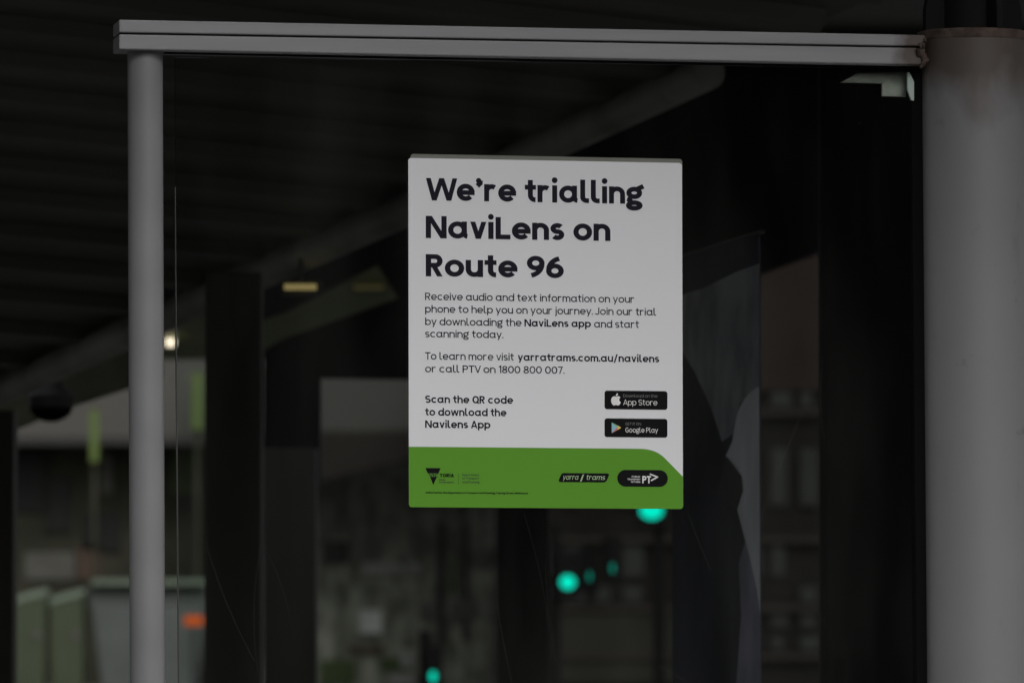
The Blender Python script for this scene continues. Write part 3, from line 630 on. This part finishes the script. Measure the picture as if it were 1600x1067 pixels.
# far canopy with lit lamps
fc = thing('far_canopy', 'olive soffit canopy with small lit lamps, beyond the shelter roof', 'canopy', (Q(420,843,27).x, 27, GB))
M['olive'] = mat('olive_soffit', (.22, .24, .11), .6, noise=.3, nscale=.8)
x0 = Q(60, 843, 33).x; x1 = Q(690, 843, 33).x
MB().hexa([(x0,28.4,zb(560,28.4)),(x1,28.4,zb(560,28.4)),(x1,28.6,zb(560,28.4)),(x0,28.6,zb(560,28.4)),(x0,26.4,zb(392,26.4)),(x1,26.4,zb(392,26.4)),(x1,26.6,zb(392,26.4)+.05),(x0,26.6,zb(392,26.4)+.05)]).build('roof_slab', M['olive'], fc)
for x in (Q(362, 843, 28.2).x, Q(450, 843, 28.2).x): MB().tube([(x, 28.2, GB), (x, 28.2, 2.6)], .05, 16).build('leg', M['dark'], fc, smooth=True)
def lamp(px, py, wpx, hpx, label, col, st, cat='lamp', d=None):
    hung = d is not None; d = d or 26.4+2.0*(py-392)/168-.12; p = Q(px, py, d); wd = wpx/F*d; ht = hpx/F*d
    r = thing('canopy_lamp', label, cat, (p.x, p.y, p.z-ht/2), 'small lit lamps under the roofs')
    if hung: MB().tube([(p.x, p.y+.03, p.z+ht/2+.001), (p.x, p.y+.03, Q(px, py-46, d).z)], .006, 10).build('hanger', M['dark'], r)
    MB().box((p.x-wd/2-.01, p.y+.031, p.z-ht/2-.01), (p.x+wd/2+.01, p.y+.16, p.z+ht/2+.01)).build('housing', M['dark'], r)
    MB().box((p.x-wd/2, p.y, p.z-ht/2), (p.x+wd/2, p.y+.03, p.z+ht/2)).build('diffuser', emit('lamp_glow', col, st), r)
lamp(469, 448, 50, 9, 'long yellow lamp glowing just below the sloping roof tube', (1, .75, .3), .30, d=13.9)
lamp(576, 449, 48, 6, 'faint yellow lamp under the canopy soffit beside the notice', (.9, .75, .3), .07)
lamp(266, 535, 13, 10, 'small bright white lamp between the slim post and the glass', (1, .88, .66), 2.2)

# ---------------------------------------------------------------- far street: buildings, awning, bins, signals
D1 = 75.0
M['conc'] = mat('pale_concrete', (.082, .08, .07), .8, noise=.2, nscale=.25)
M['olivewall'] = mat('olive_wall', (.056, .055, .042), .85, spec=.1, noise=.5, nscale=1.3, col2=(.026,.029,.019))
M['brickdk'] = mat('brown_brick', (.009, .0075, .006), .85, spec=.1, noise=.4, nscale=1.5)
M['browns'] = mat('brown_soffit', (.024, .020, .017), .8, spec=.1, noise=.2)
M['greywall'] = mat('grey_render', (.055, .055, .048), .8, noise=.2, nscale=.6)
M['win'] = [mat('window_%s' % n, c, .5, noise=.3, nscale=2, spec=.15) for n, c in (('dark', (.02,.022,.02)), ('mid', (.10,.10,.088)), ('pale', (.30,.30,.275)), ('green', (.06, .085, .03)), ('bright', (.6, .6, .58)), ('brown', (.085, .06, .045)))]
# low shop at left with pale parapet
sh = thing('parapet_shop', 'low olive shop with pale parapet behind the green bins', 'building', (xb(110, 80), 80, GB+.12))
X0, X1 = xb(-420, 80), xb(345, 80)
MB().box((X0, 80, GB+.12), (X1, 92, zb(692, 80))).build('wall', M['olivewall'], sh)
MB().box((X0, 79.9, zb(690, 80)), (X1, 92, zb(600, 80))).build('parapet', M['conc'], sh)
MB().box((X0, 78.6, zb(697, 80)), (X1, 79.89, zb(684, 80))).build('awning', M['dark'], sh)
for i, (a, b, y0, y1, k) in enumerate(((22,70,700,800,0),(160,176,705,770,1),(270,318,700,770,3),(75,112,745,830,0),(40,118,862,905,1),(122,158,850,905,5),(215,250,800,850,1),(130,190,800,860,0))):
    wn = MB().box((xb(a,80), 79.93, zb(y1,80)), (xb(b,80), 79.99, zb(y0,80))).build('window', M['win'][k], sh)
# grey fascia building with brown awning soffit (middle)
mf = thing('awning_shop', 'grey fronted shop with raked awning and many windows, left of centre', 'building', (xb(640, 78), 78, GB+.12))
X0, X1 = xb(346, 78), xb(772, 78)
M['clutter'] = mat('shopfront_clutter', (.31, .31, .26), .8, spec=.1, noise=.5, nscale=2.2, col2=(.055, .058, .042), stretch=(2.2, 1, 1.1))
MB().box((X0, 78, GB+.12), (X1, 92, zb(560, 78))).build('wall', M['clutter'], mf)
MB().prism([(X0, 75.5, zb(680,78)), (X0, 75.5, zb(585,78)), (X1, 75.5, zb(585,78)), (X1, 75.5, zb(676,78))], (0, .3, 0)).build('fascia', M['greywall'], mf)
MB().prism([(X0, 75.4, zb(795,78)), (X0, 75.4, zb(681,78)), (X1, 75.4, zb(677,78)), (X1, 75.4, zb(690,78))], (0, 2.4, 0)).build('awning', M['browns'], mf)
rr = random.Random(3)
for i, (a, b, y0, y1, k) in enumerate(((566,594,836,868,1),(566,630,879,897,2),(634,657,879,897,2),(642,668,830,862,1),(655,682,940,966,1),(563,597,952,988,4),(698,722,828,858,1),(702,714,872,926,3),(736,768,860,884,1),(704,746,938,966,1),(500,556,1030,1066,3),(594,626,1026,1046,3),(624,646,1012,1042,2),(608,648,1050,1070,2),(545,600,1008,1020,5),(505,545,845,880,0),(684,696,815,1000,0),(722,731,815,1000,0))):
    MB().box((xb(a,78), 77.90+.002*i, zb(y1,78)), (xb(b,78), 77.995, zb(y0,78))).build('window', M['win'][k], mf)
# brown brick building at right
bb = thing('brick_building', 'dark brown brick building with ledges, behind notice and side pane', 'building', (xb(1040, 60), 64, GB+.12))
X0, X1 = xb(773, 64), xb(1700, 64)
MB().box((X0, 64, GB+.12), (X1, 90, zb(360, 64))).build('wall', M['brickdk'], bb)
for y in (640, 838, 945, 1020): MB().box((X0, 63.85, zb(y+9,64)), (X1, 63.995, zb(y,64))).build('ledge', M['browns'], bb)
for i, x in enumerate(range(790, 1420, 46)):
    for (y0, y1) in ((440,515),(550,635),(700,790),(850,900),(915,940),(952,980),(992,1015)):
        if rr.random() < .5: continue
        MB().box((xb(x,64), 63.93, zb(y1,64)), (xb(x+rr.uniform(18,34),64), 63.99, zb(y0,64))).build('window', M['win'][0], bb)
MB().box((xb(1180,64), 63.90, zb(610,64)), (xb(1300,64), 63.985, zb(400,64))).build('panel', mat('brown_panel', (.019, .0125, .0105), .7, spec=.1, noise=.4, nscale=1.2), bb)
MB().box((xb(870,64), 63.90, zb(1066,64)), (xb(1062,64), 63.985, zb(950,64))).build('panel', mat('umber_panel', (.020, .0185, .0145), .7, spec=.1, noise=.4, nscale=1.2), bb)
# far pale tower seen through the gap under the roof
tw = thing('pale_tower', 'pale concrete building far behind the low olive shop', 'building', (xb(150, 130), 130, GB))
MB().box((xb(-400,130), 130, GB), (xb(420,130), 150, zb(430,130))).build('wall', M['conc'], tw)
for x in range(-380, 410, 44):
    for y in (455, 520, 585): MB().box((xb(x,130), 129.9, zb(y+34,130)), (xb(x+26,130), 129.99, zb(y,130))).build('window', M['win'][1], tw)
# lime blade signs
M['lime'] = mat('lime_panel', (.10, .155, .026), .5, noise=.2)
for (px, y0, y1, wd, lab) in ((147, 640, 722, 13, 'narrow lime blade sign hanging left of the slim post'), (308, 582, 672, 16, 'narrow lime blade sign seen through glass right of the slim post')):
    d = 70; x = xb(px, d); w2 = wd/F*d/2
    t = thing('blade_sign', lab, 'sign', (x, d, GB+.12), 'lime blade signs')
    MB().box((x-w2, d, zb(y1,d)), (x+w2, d+.08, zb(y0,d))).build('panel', M['lime'], t, bevel=.01)
    MB().box((x-w2*.5, d+.081, GB+.12), (x+w2*.5, d+.14, zb(y0-6,d))).build('pole', M['olivewall'], t)
# wheelie bins
M['bin'] = mat('bin_green', (.043, .060, .027), .5, noise=.2, nscale=3)
M['binlid'] = mat('bin_lid', (.115, .15, .105), .4, noise=.15, nscale=3)
def taper(mb, cx, y0, zlo, zhi, w0, w1, d0, d1):
    mb.hexa([(cx-w0/2,y0-d0/2,zlo),(cx+w0/2,y0-d0/2,zlo),(cx+w0/2,y0+d0/2,zlo),(cx-w0/2,y0+d0/2,zlo),(cx-w1/2,y0-d1/2,zhi),(cx+w1/2,y0-d1/2,zhi),(cx+w1/2,y0+d1/2,zhi),(cx-w1/2,y0+d1/2,zhi)]); return mb
dB = 66.0; bx = xb(48, dB); G2 = GB+.12
def make_bin():
    t = thing('wheelie_bin', 'green wheelie bin with pale lid, leftmost by the shop', 'bin', (bx, dB, G2), 'green wheelie bins')
    zt = zb(945, dB)
    MB().hexa([(bx-.17,dB-.18,G2+.08),(bx+.17,dB-.18,G2+.08),(bx+.17,dB+.18,G2+.08),(bx-.17,dB+.18,G2+.08),(bx-.2,dB-.22,zt),(bx+.2,dB-.22,zt+.118),(bx+.2,dB+.22,zt+.118),(bx-.2,dB+.22,zt)]).build('body', M['bin'], t, bevel=.02)
    mb = MB(); mb.hexa([(bx-.215,dB-.25,zt+.001),(bx+.215,dB-.25,zt+.12),(bx+.215,dB+.24,zt+.12),(bx-.215,dB+.24,zt+.001),(bx-.205,dB-.22,zt+.085),(bx+.205,dB-.22,zt+.205),(bx+.205,dB+.2,zt+.205),(bx-.205,dB+.2,zt+.085)]); mb.build('lid', M['binlid'], t, bevel=.02)
    for s in (-1, 1): MB().tube([(bx+s*.17, dB+.17, G2+.09), (bx+s*.21, dB+.17, G2+.09)], .09, 20).build('wheel', M['gasket'], t, smooth=True)
    MB().tube([(bx-.15, dB+.24, zt-.02), (bx+.15, dB+.24, zt-.02)], .016, 10).build('handle', M['bin'], t, smooth=True)
    MB().tube([(bx+.10, dB-.235, zt-.34), (bx+.10, dB-.19, zt-.34)], .055, 16).build('round_sticker', M['win'][1], t)
    return t
b0 = make_bin(); b1_ = copy_tree(b0); b1_.location.x = xb(108, dB); b1_['label'] = 'green wheelie bin with pale lid, beside the large grey waste bin'
# large four wheeled waste bin
dW = 66.0; wx = xb(236, dW)
wb = thing('waste_container', 'large grey waste bin with dark lid, partly behind the slim post', 'waste bin', (wx, dW, G2))
M['wbody'] = mat('waste_grey', (.085, .098, .092), .5, noise=.25, nscale=2); M['wlid'] = mat('waste_lid', (.035, .042, .038), .45)
zt = zb(945, dW); taper(MB(), wx, dW, G2+.15, zt, 1.05, 1.32, .6, .8).build('body', M['wbody'], wb, bevel=.03)
mb = MB(); taper(mb, wx, dW, zt+.001, zb(914,dW), 1.40, 1.32, .86, .5); mb.build('lid', M['wlid'], wb, bevel=.03)
MB().box((wx-.66, dW-.46, zb(914,dW)+.001), (wx+.66, dW+.2, zb(905,dW))).build('lid_rim', M['binlid'], wb, bevel=.01)
for sx in (-.45, .45):
    for sy in (-.22, .22): MB().tube([(wx+sx-.03, dW+sy, G2+.08), (wx+sx+.03, dW+sy, G2+.08)], .08, 18).build('caster', M['gasket'], wb, smooth=True)
# orange warning lamp
dO = 60.0; ox = xb(303, dO); oz = zb(969, dO)
wlmp = thing('warning_lamp', 'orange warning lamp glowing low behind the glass beside the waste bin', 'warning lamp', (ox, dO, G2))
MB().tube([(ox, dO+.03, G2), (ox, dO+.03, oz-.06)], .025, 12).build('stand', M['dark'], wlmp, smooth=True)
MB().box((ox-.10, dO, oz-.05), (ox+.10, dO+.08, oz+.05)).build('lens', emit('orange_glow', (1, .16, .02), .6), wlmp, bevel=.02)
# signal posts with teal lenses
teal = emit('teal_glow', (.0, .80, .57), 1.55); teal2 = emit('teal_glow_dim', (.0, .5, .36), .9); pink = emit('pink_glow', (.55, .32, .30), .35)
def signal(name_lab, px, lenses, d=44.0, top=None):
    x = xb(px, d); t = thing('signal_post', name_lab, 'signal', (x, d, GB+.004), 'street signals showing green')
    ys = [zb(l[1], d) for l in lenses]
    zt = max(ys)+.35
    MB().tube([(x, d+.12, GB+.004), (x, d+.12, zt)], .045, 16).build('pole', M['gasket'], t, smooth=True)
    for (lx, ly, rw, rh, m) in lenses:
        X = xb(lx, d); Z = zb(ly, d); a = rw/F*d; b = rh/F*d; hw = max(a, .05)*1.5
        hdm = MB().box((X-hw, d, Z-.13), (X+hw, d+.10, Z+.24)).build('signal_head', M['gasket'], t, bevel=.01)
        n = 24; mb = MB(); mb.prism([(X+a*math.cos(2*math.pi*k/n), d-.012, Z+b*math.sin(2*math.pi*k/n)) for k in range(n)], (0, .011, 0)); mb.build('lens', m, hdm)
        if abs(X-x) > .06:
            MB().box((min(x, X), d+.10, Z+.10), (max(x, X), d+.14, Z+.13)).build('bracket', M['dark'], t)
signal('signal post with a large teal lens and two slim ones, below the notice', 868, [(887,909,12,11,teal),(921,900,2.2,7,teal2),(957,887,2.4,7,teal2),(832,914,5,8,pink)])
signal('signal post with a teal lens just under the notice\'s lower right corner', 1030, [(1018,797,18,14,teal)])
signal('signal post with a small teal lens at the picture\'s bottom edge', 664, [(677,1056,5,8,teal)])

# unseen street building, added so the pane mirrors dark brick, not bright sky
rb_ = thing('unseen_street_building', 'unseen dark brick street building added behind the viewpoint, across the road', 'building', (0, -16, GB))
MB().box((-40, -28, GB), (40, -16, 8.5)).build('wall', M['brickdk'], rb_)
